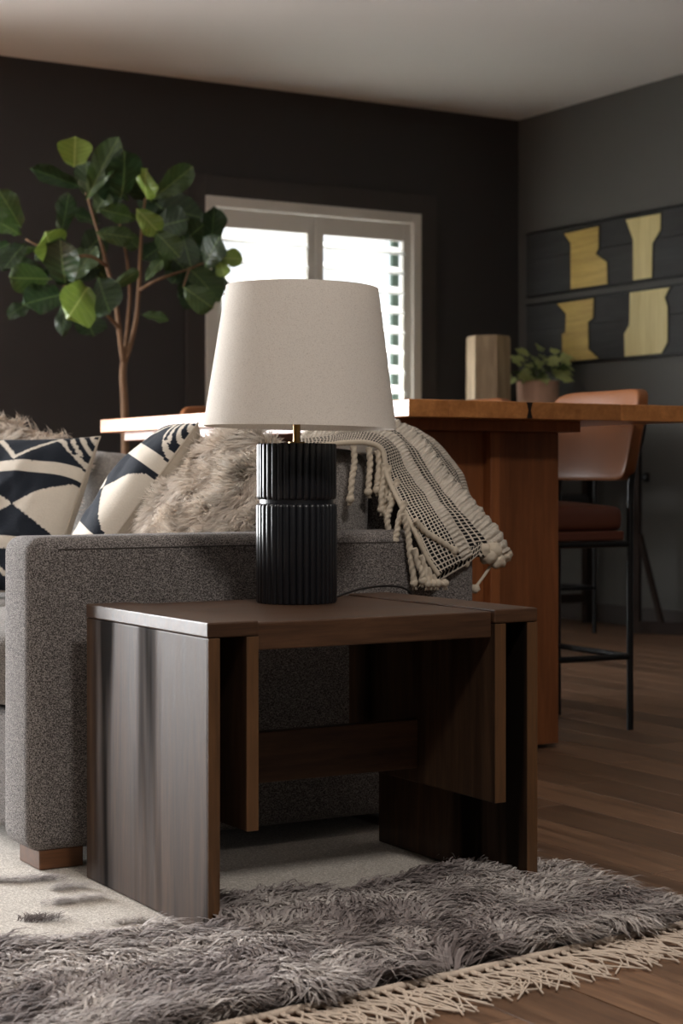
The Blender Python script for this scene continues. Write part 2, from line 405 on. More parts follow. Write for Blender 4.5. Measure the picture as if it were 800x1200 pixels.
# patio door (outside the frame) that lets the daylight in
d1 = empty('door_1', (0, 0, 0), kind='structure'); d1['label'] = 'white framed glass patio door'
n3 = (DX1-DX0)/3
for i in range(3):
    x0 = DX0+n3*i; x1 = x0+n3
    for a in ((x0, x0+.05, .0, DZ1), (x1-.05, x1, 0, DZ1), (x0+.05, x1-.05, 0, .09), (x0+.05, x1-.05, DZ1-.06, DZ1)):
        box('door_frame', a[0], a[1], YB+.03, YB+.08, a[2], a[3], M['white'], d1, .003)
    box('pane', x0+.05, x1-.05, YB+.05, YB+.056, .09, DZ1-.06, M['glass'], d1, 0)
# dark sash bar of the outer window, seen between the louvers
g = onY(462, 300, YB+.1)
box('sash_bar', g.x-.024, g.x+.024, YB+.085, YB+.115, WZ0+.01, WZ1-.01, M['ext'], w1, .003)

# ------------------------------------------------------------------ side table
ta = empty('side_table', (1.834, 3.208, 0), 'dark walnut side table with doubled side panels beside the sofa', 'table')
def tb(name, x0, x1, y0, y1, z0, z1, m, bev=.003):
    o = box(name, x0-1.834, x1-1.834, y0-3.208, y1-3.208, z0, z1, m, ta, bev); return o
TY0, TY1, TZ = 2.924, 3.493, .579
tb('side_panel', 1.461, 1.4845, TY0+.002, TY1, .007, TZ-.0285, M['tbl']); tb('side_panel', 2.181, 2.206, TY0+.002, TY1, .007, TZ-.0285, M['tbl'])
tb('inner_panel', 1.540, 1.5645, TY0+.002, TY1, .19, TZ-.0285, M['tbl']); tb('inner_panel', 2.101, 2.127, TY0+.002, TY1, .19, TZ-.0285, M['tbl'])
for x0, x1, z0 in ((1.4608, 1.4847, .008), (2.1808, 2.2062, .008), (1.5398, 1.5647, .191), (2.1008, 2.1272, .191)): tb('edge_band', x0, x1, TY0-.0005, TY0+.0018, z0, TZ-.029, M['tbl_e'], .0006)
tb('cap_board', 1.460, 1.5655, TY0, TY1, TZ-.028, TZ, M['tbl_x']); tb('cap_board', 2.100, 2.207, TY0, TY1, TZ-.028, TZ, M['tbl_x'])
tb('top_board', 1.5675, 2.098, TY0+.008, TY1, TZ-.056, TZ-.004, M['tbl_x'])
tb('stretcher', 1.565, 2.1005, 3.204, 3.232, .2226, .3265, M['tbl_x'])

# ------------------------------------------------------------------ sofa
sf = empty('sofa', (1.95, 5.0, 0), 'grey tweed sofa with wide square arms and wooden feet', 'sofa')
def sb(name, x0, x1, y0, y1, z0, z1, m=M['sofa'], bev=.03, seg=5, par=sf):
    o = box(name, x0-1.95, x1-1.95, y0-5, y1-5, z0, z1, m, par, bev, seg); return o
AX0, AX1 = 1.372, 2.525
for (y0, y1, nearside) in ((3.585, 3.762, True), (6.32, 6.497, False)):
    arm = sb('arm', AX0, AX1, y0, y1, .045, .716, M['sofa'], .036, 6)
    ys = y0+.0005 if nearside else y1
    zt, x0 = .690, AX0+.03
    pts = [(x0-1.95, ys-5, .075)]+[(x0-1.95, ys-5, z) for z in (.3, .5, .655)]+[(x0+.012-1.95, ys-5, zt-.008), (x0+.035-1.95, ys-5, zt)]+[(x-1.95, ys-5, zt) for x in (1.6, 1.9, 2.2, 2.48)]
    tube('seam', pts[5:], .0014, M['seam'], arm, 6)
sb('base', AX0+.045, AX1-.01, 3.762, 6.32, .05, .318, M['sofa'], .02, 3)
bfr = sb('back_frame', 2.36, AX1, 3.80, 6.318, .32, .885, M['sofa'], .04, 5)
def cushion(name, sx, sy, sz, puff, mtl, loc, rot):
    bm = bmesh.new(); bmesh.ops.create_cube(bm, size=2)
    bmesh.ops.subdivide_edges(bm, edges=bm.edges[:], cuts=11, use_grid_fill=True)
    for v in bm.verts:
        x, y, z = v.co; p = 8
        k = (abs(x)**p+abs(y)**p+abs(z)**p)**(1/p); k = max(abs(x), abs(y), abs(z))/k if k else 1
        x, y, z = x*k, y*k, z*k
        bx_ = puff*(1-y*y)*(1-z*z); by_ = puff*.35*(1-x*x)*(1-z*z); bz_ = puff*.5*(1-x*x)*(1-y*y)
        nz = noise.noise(Vector((x*1.7+loc[1]*3, y*1.7, z*1.7)))*.008
        v.co = Vector((x*sx/2+math.copysign(bx_, x)*abs(x)+nz, y*sy/2+math.copysign(by_, y)*abs(y), z*sz/2+math.copysign(bz_, z)*abs(z)+nz))
    o = bobj(name, bm, mtl, sf, True); o.location = Vector(loc)-Vector((1.95, 5, 0)); o.rotation_euler = rot; return o
LW = (6.32-3.762)/3
for i in range(3):
    yc = 3.764+LW*(i+.5)
    cushion('seat_cushion', .82, LW-.004, .175, .012, M['sofa2'], (1.385+.41, yc, .409), (0, 0, 0))
LB = (6.32-3.762)/2
for i, (dx_, dl) in enumerate(((.0, .10), (-.03, .15))):
    yc = 3.766+LB*(i+.5)
    cushion('back_cushion', .13, LB-.03, .43, .016, M['sofa2'], (2.285+dx_, yc+.008, .705), (0, dl, 0))
for x in (1.40, 2.40):
    for y in (3.602, 6.36):
        sb('foot', x, x+.1, y, y+.12, .007, .05, M['foot'], .003, 2)

# ------------------------------------------------------------------ pub table (bar height)
pt = empty('pub_table', (3.28, 5.35, 0), 'tall oak pub table with thick plank top and panel pedestals', 'table')
def pb(name, x0, x1, y0, y1, z0, z1, m, bev=.003, par=pt): return box(name, x0-3.28, x1-3.28, y0-5.35, y1-5.35, z0, z1, m, par, bev)
CZ0, CZ1, CY0, CY1 = 1.0145, 1.065, 4.25, 6.45
ed = [2.756, 2.891, 3.178, 3.524, 3.83]
for a, b_ in zip(ed, ed[1:]): pb('top_board', a+.0004, b_-.0004, CY0, CY1, CZ0, CZ1, M['oak_top'], .0025)
bm = bmesh.new(); zc = (CZ0+CZ1)/2; xk = 3.178-3.28
vs_ = [bm.verts.new((xk+x, CY0-.0015-5.35, zc+z)) for x, z in ((-.011, .024), (.011, .024), (.004, 0), (.011, -.024), (-.011, -.024), (-.004, 0))]
f = bm.faces.new(vs_); r = bmesh.ops.extrude_face_region(bm, geom=[f]); bmesh.ops.translate(bm, verts=[e for e in r['geom'] if isinstance(e, bmesh.types.BMVert)], vec=(0, .02, 0))
tag(bobj('bowtie_inlay', bm, M['dark_wood'], pt), 'dark bowtie inlay across the board joint')
pb('apron', 2.80, 3.475, 4.385, 6.32, .982, 1.0145, M['oak_leg'], .002)
for y0 in (4.452, 6.12):
    pb('pedestal_board', 2.862, 3.178, y0+.03, y0+.10, .014, .982, M['oak_leg'], .003)
    pb('pedestal_batten', 3.178, 3.214, y0-.006, y0+.11, .014, .982, M['oak_leg'], .003)
    pb('pedestal_board', 3.214, 3.442, y0, y0+.10, .014, .982, M['oak_leg'], .003)
    for x in (2.95, 3.36): 
        o = bobj('foot_pad', lathe_bm([(.001, 0), (.02, 0), (.02, .014), (.001, .014)], 16), M['black'], pt); o.location = (x-3.28, y0+.05-5.35, 0)
pb('beam', 3.10, 3.20, 4.56, 6.12, .45, .60, M['oak_leg'])

# ------------------------------------------------------------------ bar stools
def make_stool(loc, rz, label, group, lea=None, lea2=None):
    lea = lea or M['leather']; lea2 = lea2 or M['leather2']
    s = empty('bar_stool', loc, label, 'stool', group, rz=rz)   # local: seat faces -X, back at +X
    W, D, ZS = .21, .215, .765
    for sy in (-1, 1):
        tube('leg', [(D, sy*W, .0), (D, sy*W, .70), (D+.01, sy*W, .86), (D+.045, sy*W, .97), (D+.06, sy*W, 1.06)], .0115, M['black'], s, 10, 18)
        tube('leg', [(-D, sy*W, 0), (-D, sy*W, .63)], .0115, M['black'], s, 10)
        tube('seat_rail', [(-D, sy*W, .62), (D, sy*W, .62)], .0105, M['black'], s, 8)
        tube('footrest', [(-D, sy*W, .245), (D, sy*W, .245)], .0105, M['black'], s, 8)
    for sx in (-1, 1):
        tube('footrest', [(sx*D, -W, .245), (sx*D, W, .245)], .0105, M['black'], s, 8)
        tube('seat_rail', [(sx*D, -W, .62), (sx*D, W, .62)], .0105, M['black'], s, 8)
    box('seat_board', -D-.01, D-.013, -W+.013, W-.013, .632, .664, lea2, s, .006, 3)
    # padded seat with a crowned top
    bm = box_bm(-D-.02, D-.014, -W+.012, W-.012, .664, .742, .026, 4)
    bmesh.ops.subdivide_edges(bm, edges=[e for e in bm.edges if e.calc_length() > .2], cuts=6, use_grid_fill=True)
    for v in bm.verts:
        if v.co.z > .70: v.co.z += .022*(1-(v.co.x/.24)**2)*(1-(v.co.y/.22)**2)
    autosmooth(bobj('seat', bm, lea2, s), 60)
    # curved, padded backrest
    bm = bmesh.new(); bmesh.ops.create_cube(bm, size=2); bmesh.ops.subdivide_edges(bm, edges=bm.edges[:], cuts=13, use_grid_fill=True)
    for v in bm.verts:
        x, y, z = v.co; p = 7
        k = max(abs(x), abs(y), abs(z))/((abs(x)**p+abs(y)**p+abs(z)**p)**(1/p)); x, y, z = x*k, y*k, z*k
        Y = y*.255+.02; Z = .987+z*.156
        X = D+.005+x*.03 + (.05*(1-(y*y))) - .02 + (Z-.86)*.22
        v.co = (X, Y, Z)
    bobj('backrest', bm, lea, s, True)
    return s
def copy_thing(root, loc, rz, label):
    r = root.copy(); COL.objects.link(r); r.location = loc; r.rotation_euler = (0, 0, rz); r['label'] = label
    for ch in root.children:
        c = ch.copy(); COL.objects.link(c); c.parent = r
    return r
GS = 'leather bar stools'
st0 = make_stool((3.685, 4.865, 0), math.radians(-3), 'cognac leather bar stool beside the pub table next to its near pedestal', GS)
copy_thing(st0, (3.70, 5.66, 0), math.radians(2), 'cognac leather bar stool second along the side of the pub table, before the faceted vase')
copy_thing(st0, (3.53, 6.52, 0), PI/2, 'cognac leather bar stool at the far end of the pub table, by the shutters')
make_stool((5.895, 7.80, 0), 0, 'all black bar stool near the dark braced stand by the right wall', 'bar stools by the walls', M['blk_lea'], M['blk_lea'])

# ------------------------------------------------------------------ tall dark console by the right wall, vase and potted plant
ct = empty('console_table', (6.14, 8.45, 0), 'tall dark wood console table in the room corner under the vase', 'table')
def cb(name, x0, x1, y0, y1, z0, z1, bev=.004): return box(name, x0-6.14, x1-6.14, y0-8.45, y1-8.45, z0, z1, M['dark_wood'], ct, bev)
cb('top_board', 5.74, 6.57, 8.08, 8.9, 1.06, 1.10)
for y in (8.12, 8.80):
    for x in (5.78, 6.48): cb('leg', x, x+.05, y, y+.05, .0, 1.06)
    cb('stretcher', 5.83, 6.48, y+.005, y+.045, .12, .17)
for x in (5.785, 6.485): cb('apron', x, x+.04, 8.17, 8.80, .98, 1.06)
# braced stand by the right wall
sa = onZ(745, 742, 0); ts = empty('trestle_stand', (sa.x, sa.y, 0), 'dark wooden stand with braced upright post and floor rail by the right wall', 'stand')
e1 = Vector((6.55, 7.06, 0))-sa; e1.z = 0; dn = e1.normalized(); th_ = math.atan2(dn.y, dn.x); ln_ = e1.length
ts.rotation_euler = (0, 0, th_)
box('post', -.025, .025, -.022, .022, 0, 1.12, M['dark_wood'], ts, .004)
box('floor_rail', .025, ln_, -.03, .03, 0, .065, M['dark_wood'], ts, .004)
tube('brace', [(.02, 0, .53), (.145, 0, .05)], .019, M['dark_wood'], ts, 8)
kn = bobj('knob', lathe_bm([(.001, 0), (.012, 0), (.012, .02), (.026, .03), (.026, .05), (.001, .056)], 16), M['black'], ts, True)
kn.location = (.02, 0, .84); kn.rotation_euler = (0, PI/2, 0)
# faceted wooden vase
VX = 6.02; pv = onX(572, 465, VX)
va = empty('faceted_vase', (VX, pv.y, 1.10), 'tall faceted limed wood vase beside the potted plant', 'vase')
zt = onX(572, 394, VX).z-1.10
bm = bmesh.new(); NF = 6; R = .124
for k in range(NF):
    pass
rings = []
for (r, z) in ((R*.97, 0), (R, .02), (R, zt-.008), (R-.006, zt), (R-.022, zt), (R-.024, zt-.12)):
    rings.append([bm.verts.new((r*math.cos(2*PI*(k+.3)/NF), r*math.sin(2*PI*(k+.3)/NF), z)) for k in range(NF)])
for a, b_ in zip(rings, rings[1:]):
    for k in range(NF): bm.faces.new((a[k], a[(k+1) % NF], b_[(k+1) % NF], b_[k]))
bm.faces.new(rings[0][::-1]); bm.faces.new(rings[-1])
bobj('vase_body', bm, M['vase'], va)
for k in range(NF):
    a = 2*PI*(k+.3)/NF
    box('edge_strip', -.004, .004, -.004, .004, .012, zt-.01, M['vase'], va, .001).location = ((R-.001)*math.cos(a), (R-.001)*math.sin(a), 0)
# potted plant
pp = onX(630, 465, 6.35)
po = empty('potted_plant', (6.35, pp.y, 1.10), 'small trailing green plant in a pale pink clay pot', 'plant')
hz = onX(630, 447, 6.35).z-1.10
bobj('pot', lathe_bm([(.001, 0), (.10, 0), (.118, .05), (.124, hz-.01), (.122, hz), (.112, hz), (.108, hz-.03)], 36), M['clay'], po, True)
bobj('soil', lathe_bm([(.001, hz-.02), (.06, hz-.015), (.108, hz-.03)], 24), M['soil'], po, True)
def leaf_mesh(name, m, wid, shape, n=14, wavy=.05, curl=.2, fold=.15, ph=0.0):
    bm = bmesh.new(); rows = []
    ks = {'fiddle': ((0, .03), (.05, .07), (.12, .36), (.25, .62), (.42, .78), (.58, .95), (.70, 1.0), (.82, .90), (.92, .62), (.97, .36), (1, .03)),
          'heart': ((0, .04), (.06, .75), (.2, 1.0), (.45, .86), (.75, .42), (1, .02))}[shape]
    sx, sw = zip(*ks)
    for i in range(n+1):
        s = i/n; w = wid*float(np.interp(s, sx, sw)); row = []
        for j in range(-4, 5):
            q = j/4; x = q*w; z = fold*abs(x)*(1-.5*s) - curl*s*s + wavy*math.sin(s*15+ph+q*2.2)*abs(q)**1.5 - .25*wid*q*q*math.sin(ph*2)
            row.append(bm.verts.new((x, s+.03*abs(q)*math.sin(s*9+ph), z)))
        rows.append(row)
    for a, b_ in zip(rows, rows[1:]):
        for k in range(8): bm.faces.new((a[k], a[k+1], b_[k+1], b_[k]))
    me = bpy.data.meshes.new(name); bm.to_mesh(me); bm.free(); me.materials.append(m); me.shade_smooth(); return me
pl_me = leaf_mesh('pothos_leaf', M['pothos'], .36, 'heart', 8)
pl_me2 = leaf_mesh('pothos_leaf', M['leaf1'], .36, 'heart', 8)
def basis(y, zhint):
    y = y.normalized(); x = y.cross(zhint).normalized(); z = x.cross(y); return Matrix((x, y, z)).transposed()
bmst = bmesh.new()
for k in range(58):
    a = random.uniform(0, 2*PI); rr = .13*math.sqrt(random.random()); h_ = random.uniform(.02, .24)*(1-.25*rr/.13)
    if k < 10: rr = random.uniform(.12, .17); h_ = random.uniform(-.03, .05)
    p = Vector((rr*1.1*math.cos(a), rr*1.1*math.sin(a), hz+h_))
    d = Vector((math.cos(a)*.8, math.sin(a)*.8, random.uniform(-.5, .5)))
    o = link('leaf', pl_me if random.random() < .85 else pl_me2, None, po)
    sz = random.uniform(.065, .10)
    o.matrix_local = Matrix.Translation(p) @ basis(d, Vector((random.uniform(-.5, .1), -.7, .7))).to_4x4() @ Matrix.Diagonal((sz, sz, sz, 1))
    if k % 3 == 0: tube_bm(spline([Vector((0, 0, hz-.02)), p*.5+Vector((0, 0, hz*.5+.03)), p], 5), .003, 5, bmst)
bobj('stems', bmst, M['leaf1'], po, True)

# ------------------------------------------------------------------ wall art: two dark boards with gilded cut-outs
cx = lambda x, y: (610+x/4.21, 230+y/4.21)
polysA = [[(215, 185), (385, 148), (385, 255), (370, 285), (425, 325), (428, 445), (248, 472), (248, 232)],
          [(520, 115), (690, 85), (690, 165), (650, 232), (648, 410), (556, 425), (556, 215)]]
polysB = [[(180, 530), (360, 503), (358, 600), (333, 620), (335, 755), (385, 800), (208, 822), (205, 680), (222, 672), (225, 580)],
          [(540, 470), (735, 445), (710, 500), (725, 545), (725, 720), (695, 775), (515, 798), (512, 680), (537, 635)]]
AXF = XR-.03
for (z0, z1, polys, lab) in ((1.945, 2.312, polysA, 'upper dark wooden wall panel with inlaid gold shapes, near the ceiling'),
                             (1.52, 1.882, polysB, 'lower dark wooden wall panel with inlaid gold shapes, just above the potted plant')):
    A = empty('wall_panel_art', (XR-.015, 7.6, (z0+z1)/2), lab, 'wall art', 'gilded wall panels')
    zm = (z0+z1)/2+.03; o0 = Vector(A.location)
    for (a, b_) in ((z0, zm-.001), (zm+.001, z1)):
        bo = box('board', AXF-o0.x, XR-.003-o0.x, 6.3-o0.y, 8.82-o0.y, a-o0.z, b_-o0.z, M['art'], A, .002)
    box('trim_strip', AXF-.004-o0.x, XR-.003-o0.x, 6.3-o0.y, 8.82-o0.y, z1-o0.z+.0005, z1+.012-o0.z, M['black'], A, .001)
    box('trim_strip', AXF-.004-o0.x, XR-.003-o0.x, 6.3-o0.y, 8.82-o0.y, z0-.012-o0.z, z0-o0.z-.0005, M['black'], A, .001)
    for q, poly in enumerate(polys):
        P = [onX(*cx(*p), AXF-.003) for p in poly]
        P = [Vector((p.x, p.y, min(max(p.z, z0+.002), z1-.002))) for p in P]
        for nm, grow, xo, m in (('backing', .010, 0.0, M['black']), ('gold_inlay', 0, -.004, M['gold1'] if q == 0 else M['gold2'])):
            cen = sum(P, Vector())/len(P); bm = bmesh.new(); vv = []
            for i, p in enumerate(P):
                a, c = P[i-1], P[(i+1) % len(P)]
                e1 = (p-a).normalized(); e2 = (c-p).normalized()
                n1 = Vector((0, e1.z, -e1.y)); n2 = Vector((0, e2.z, -e2.y)); nn = (n1+n2)/max(.35, (1+n1.dot(n2)))
                sgn = 1 if q >= 0 else -1
                pp_ = p + nn*grow*ORI if (ORI := (1 if sum((P[j].y*P[(j+1) % len(P)].z-P[(j+1) % len(P)].y*P[j].z) for j in range(len(P))) > 0 else -1)) else p
                vv.append(bm.verts.new(Vector((xo+p.x, pp_.y, min(max(pp_.z, z0), z1)))-o0))
            f = bm.faces.new(vv); r = bmesh.ops.extrude_face_region(bm, geom=[f])
            bmesh.ops.translate(bm, verts=[e for e in r['geom'] if isinstance(e, bmesh.types.BMVert)], vec=(.006, 0, 0))
            bmesh.ops.triangulate(bm, faces=bm.faces[:])
            bobj(nm, bm, m, A)

# ------------------------------------------------------------------ fiddle-leaf fig
YP = 7.9
fb = onY(146, 500, YP)
fig = empty('fiddle_leaf_fig', (fb.x, fb.y, 0), 'tall fiddle leaf fig tree in a planter behind the sofa', 'plant')
FO = Vector((fb.x, fb.y, 0))
def fp(u, v, dy=0): return onY(u, v, YP+dy)-FO
bobj('planter', lathe_bm([(.001, 0), (.15, 0), (.19, .2), (.2, .36), (.19, .38), (.175, .38), (.17, .34)], 40), M['planter'], fig, True)
bobj('soil', lathe_bm([(.001, .35), (.1, .352), (.172, .34)], 24), M['soil'], fig, True)
def branch(pts, r0, r1, n=16): 
    bm = tube_bm(spline(pts, n), lambda q: r0+(r1-r0)*q, 8); bobj('branch', bm, M['bark'], fig, True)
bm = tube_bm(spline([Vector((.01, 0, .34)), fp(147, 560), fp(146, 480), fp(144, 440), fp(145, 425)], 20), lambda q: .021-.004*q, 10); bobj('trunk', bm, M['bark'], fig, True)
branch([fp(145, 428), fp(141, 400), fp(138, 372), fp(134, 345), fp(126, 315), fp(118, 283), fp(108, 250), fp(101, 225)], .015, .006)
branch([fp(145, 428), fp(154, 400), fp(160, 370), fp(163, 330), fp(165, 285), fp(168, 250), fp(170, 232)], .015, .006)
branch([fp(146, 415, .1), fp(150, 375, .15), fp(152, 340, .15), fp(148, 300, .1), fp(140, 262)], .012, .006)
branch([fp(140, 385), fp(131, 375, -.05), fp(118, 362, -.1), fp(95, 345, -.1)], .01, .005, 8)
branch([fp(163, 340), fp(180, 330, -.1), fp(200, 322, -.1), fp(222, 315, -.1), fp(245, 305, -.15)], .009, .004, 10)
branch([fp(126, 312), fp(105, 300, -.05), fp(70, 300, -.1), fp(30, 280, -.1)], .009, .004, 10)
LV = [[leaf_mesh('fig_leaf', M['leaf%d' % k], .35, 'fiddle', 14, .035+.012*v_, cu+.07*v_, .1+.1*v_, v_*1.9+k) for v_ in range(3)] for k, cu in ((0, .12), (1, .15), (2, .08))]
leaves = [(87,196,88,164,30,2),(94,219,46,200,17,0),(102,233,131,170,24,1),(105,235,100,195,24,0),(25,267,2,227,22,1),(23,275,-6,254,20,1),(46,289,10,293,12,1),(12,285,-8,294,12,0),
 (71,275,82,232,20,0),(65,307,56,277,32,2),(77,332,68,290,36,0),(85,330,106,292,24,1),(62,327,20,326,26,1),(75,345,36,352,28,0),(40,352,14,363,18,0),(102,337,84,368,40,2),(95,365,110,388,32,0),
 (78,350,72,384,16,0),(115,325,124,358,36,0),(117,263,90,249,16,0),(115,245,150,252,18,1),(110,272,152,278,18,1),(112,250,124,226,20,1),(142,232,150,190,36,0),(150,235,126,204,38,0),
 (172,234,167,208,28,2),(178,233,221,201,24,1),(170,240,228,250,38,0),(160,245,185,271,22,2),(162,257,130,250,14,1),(135,266,160,286,20,1),(182,272,208,297,24,1),(185,295,212,314,24,1),
 (212,268,222,306,22,0),(246,292,253,248,24,0),(253,303,281,302,18,2),(257,303,263,323,14,2),(215,312,247,291,18,0),(218,312,254,341,36,1),(213,335,246,358,24,1),(250,308,262,338,12,0),
 (165,369,194,371,12,1),(128,340,160,320,12,1),(210,336,226,358,18,0),(170,330,186,305,12,1),(205,290,235,268,34,0),(180,268,215,256,32,0),(240,314,250,284,28,0),
 (95,300,118,278,26,0),(85,310,50,296,24,0),(125,330,108,305,24,0),(190,250,205,225,28,0),(195,285,170,300,22,0),(60,318,38,338,22,0),(225,295,205,325,26,0),(30,285,5,310,22,0),
 (140,215,128,240,22,0),(40,305,60,290,18,0),(200,240,232,262,26,0),(148,250,118,232,20,0),
 (120,285,95,320,26,0),(200,300,232,330,28,0),(180,240,160,218,30,0),(215,262,245,275,26,0),(15,300,45,330,24,0),(98,330,70,312,28,0),(160,220,185,240,28,0),(235,325,215,345,22,0)]
for i, (u0, v0, u1, v1, w_, k) in enumerate(leaves):
    dy = -.08+.22*math.sin(i*2.39) if k < 2 else -.28
    if i >= 48: dy = .18+.1*math.sin(i)
    if u0 > 235: dy = min(dy, -.05)
    a = fp(u0, v0, dy); b_ = fp(u1, v1, dy); d = b_-a; L = d.length; px = 8.58/F*1.0
    Wd = w_*px*1.22; Lr = max(L*1.12, Wd*1.4); dep = math.sqrt(max(0, Lr*Lr-L*L))
    toc = (CAMP-FO-a).normalized(); d = d*1.1 + toc*dep*(1 if i % 4 else .6)
    hint = toc + Vector((math.sin(i*1.7)*.45, 0, .25+.35*math.cos(i*2.3)))
    o = link('leaf', LV[k][i % 3], None, fig)
    o.matrix_local = Matrix.Translation(a) @ basis(d, hint).to_4x4() @ Matrix.Diagonal((Wd/.66*1.02, d.length, d.length*.8, 1))
for pts in ([fp(90, 345, -.1), fp(75, 335, -.15)], [fp(222, 315, -.1), fp(215, 335, -.12)]): branch(pts, .006, .004, 4)

# ------------------------------------------------------------------ table lamp
lp = onZ(347.5, 706, TZ-.004)
la = empty('table_lamp', (lp.x, lp.y, TZ-.0035), 'table lamp with black fluted base and linen drum shade', 'lamp')
RB = .0868; zb1 = .340
NFL = 36
def flute(a):
    q = (a*NFL/(2*PI)) % 1; q = abs(q-.5)*2
    return 1-.055*(q**3.2)
zg = .212
bobj('lower_body', lathe_bm([(RB*.3, 0), (RB*.97, 0), (RB, .004), (RB, zg-.007), (RB*.985, zg-.002), (RB*.95, zg), (RB*.3, zg)], NFL*10, rf=flute), M['lampblk'], la).data.shade_smooth()
bobj('neck_ring', lathe_bm([(RB*.3, zg), (RB*.915, zg), (RB*.915, zg+.009), (RB*.3, zg+.009)], 72), M['lampblk'], la)
bobj('upper_body', lathe_bm([(RB*.3, zg+.009), (RB*.95, zg+.009), (RB*.975, zg+.012), (RB*.985, zg+.016), (RB*.985, zb1-.003), (RB*.965, zb1), (.004, zb1)], NFL*10, rf=flute), M['lampblk'], la).data.shade_smooth()
for nm in ('lower_body', 'upper_body'): autosmooth(bpy.data.objects[nm], 50)
tube('rod', [(0, 0, zb1-.002), (0, 0, zb1+.14)], .008, M['brass'], la, 16)
bobj('collar', lathe_bm([(.004, zb1), (.018, zb1), (.018, zb1+.004), (.004, zb1+.004)], 24), M['brass'], la)
bobj('socket', lathe_bm([(.004, zb1+.135), (.018, zb1+.137), (.018, zb1+.185), (.004, zb1+.187)], 24), M['brass'], la)
bobj('bulb', lathe_bm([(.013, zb1+.187), (.014, zb1+.2), (.028, zb1+.235), (.03, zb1+.255), (.02, zb1+.28), (.001, zb1+.288)], 24), M['bulb'], la, True)
# shade: bottom and top taken from the photo at the lamp's own depth
tl = (lp-CAMP).dot(FW)
zs0 = HC+(HV-501)/F*tl-TZ+.0035; zs1 = HC+(HV-337)/F*tl-TZ+.0035; rs0 = 113/F*tl; rs1 = 89.5/F*tl
prof = [(rs0, zs0), (rs0-.0005, zs0+.004)]+[(rs0+(rs1-rs0)*q/10, zs0+(zs1-zs0)*q/10) for q in range(1, 10)]+[(rs1, zs1-.004), (rs1, zs1), (rs1-.0025, zs1), (rs1-.0025, zs1-.005), (rs0-.0028, zs0+.005), (rs0-.0028, zs0), (rs0, zs0)]
shd = bobj('lamp_shade', lathe_bm(prof, 96), M['shade'], la); autosmooth(shd, 45); shd.rotation_euler = (math.radians(.3), math.radians(1.0), 0); shd.location = (0, 0, 0)
for q in range(3):
    a = 2*PI*q/3+.4; tube('shade_spoke', [(0, 0, zs1-.03), ((rs1-.006)*math.cos(a), (rs1-.006)*math.sin(a), zs1-.012)], .0018, M['brass'], la, 6)
tube('harp', [(0, 0, zb1+.14), (.05, 0, zb1+.2), (.045, 0, zs1-.05), (0, 0, zs1-.03)], .002, M['brass'], la, 6, 20)
tube('harp', [(0, 0, zb1+.14), (-.05, 0, zb1+.2), (-.045, 0, zs1-.05), (0, 0, zs1-.03)], .002, M['brass'], la, 6, 20)
cz_ = .0045
LO = Vector((lp.x, lp.y, TZ-.0035))
cp = [onZ(393, 700, TZ+.002)-LO, onY(412, 693, 3.44)-LO, onY(432, 688.5, 3.51)-LO, onY(455, 686.5, 3.535)-LO, onY(472, 689, 3.54)-LO, onY(482, 697, 3.54)-LO, onY(486, 720, 3.54)-LO, onY(488, 800, 3.54)-LO]
tube('cord', cp, .0028, M['cord'], la, 8, 40)

# ------------------------------------------------------------------ rug
def rugY0(x): return 2.45+.11*(x-1.29)-(.10*max(0, .9-x)*.5)
RX0, RX1, RY1 = -1.4, 2.285, 5.6
rg = empty('rug', (.45, 4.0, 0), 'pale flat woven rug with grey shaggy end and cream fringe', 'rug')
RO = Vector((.45, 4.0, 0))
bm = bmesh.new(); cols = []
NX, NY = 60, 40
for i in range(NX+1):
    x = RX0+(RX1-RX0)*i/NX; y0 = rugY0(x)
    cols.append([bm.verts.new(Vector((x, y0+(RY1-y0)*j/NY, .006))-RO) for j in range(NY+1)])
for i in range(NX):
    for j in range(NY): bm.faces.new((cols[i][j], cols[i+1][j], cols[i+1][j+1], cols[i][j+1]))
r = bmesh.ops.extrude_face_region(bm, geom=bm.faces[:]); bmesh.ops.translate(bm, verts=[e for e in r['geom'] if isinstance(e, bmesh.types.BMVert)], vec=(0, 0, -.0055))
bobj('flat_weave', bm, M['rug'], rg)
def strands(base, dirs, nrm, length, width, bend, seg=4, lift=None):
    """tapered curved strips: base Nx3, dirs Nx3 (unit), nrm Nx3 up"""
    N = len(base); side = np.cross(dirs, nrm); side /= np.linalg.norm(side, axis=1, keepdims=True)+1e-9
    V = np.zeros((N, 2*seg+1, 3)); 
    for k in range(seg+1):
        s = k/seg
        c = base + dirs*(length*s)[:, None] + nrm*((lift*np.sin(s*PI*.85)) if lift is not None else 0)[:, None] + side*(bend*s*s)[:, None]
        w = width*(1-.75*s**1.5)*.5
        if k < seg: V[:, 2*k] = c-side*w[:, None]; V[:, 2*k+1] = c+side*w[:, None]
        else: V[:, 2*seg] = c
    idx = np.arange(N)*(2*seg+1); Fs = []
    for k in range(seg-1):
        Fs.append(np.stack([idx+2*k, idx+2*k+1, idx+2*k+3, idx+2*k+2], 1))
    q = np.concatenate(Fs); tr_ = np.stack([idx+2*seg-2, idx+2*seg-1, idx+2*seg], 1)
    return V.reshape(-1, 3), q.tolist()+tr_.tolist(), 2*seg+1
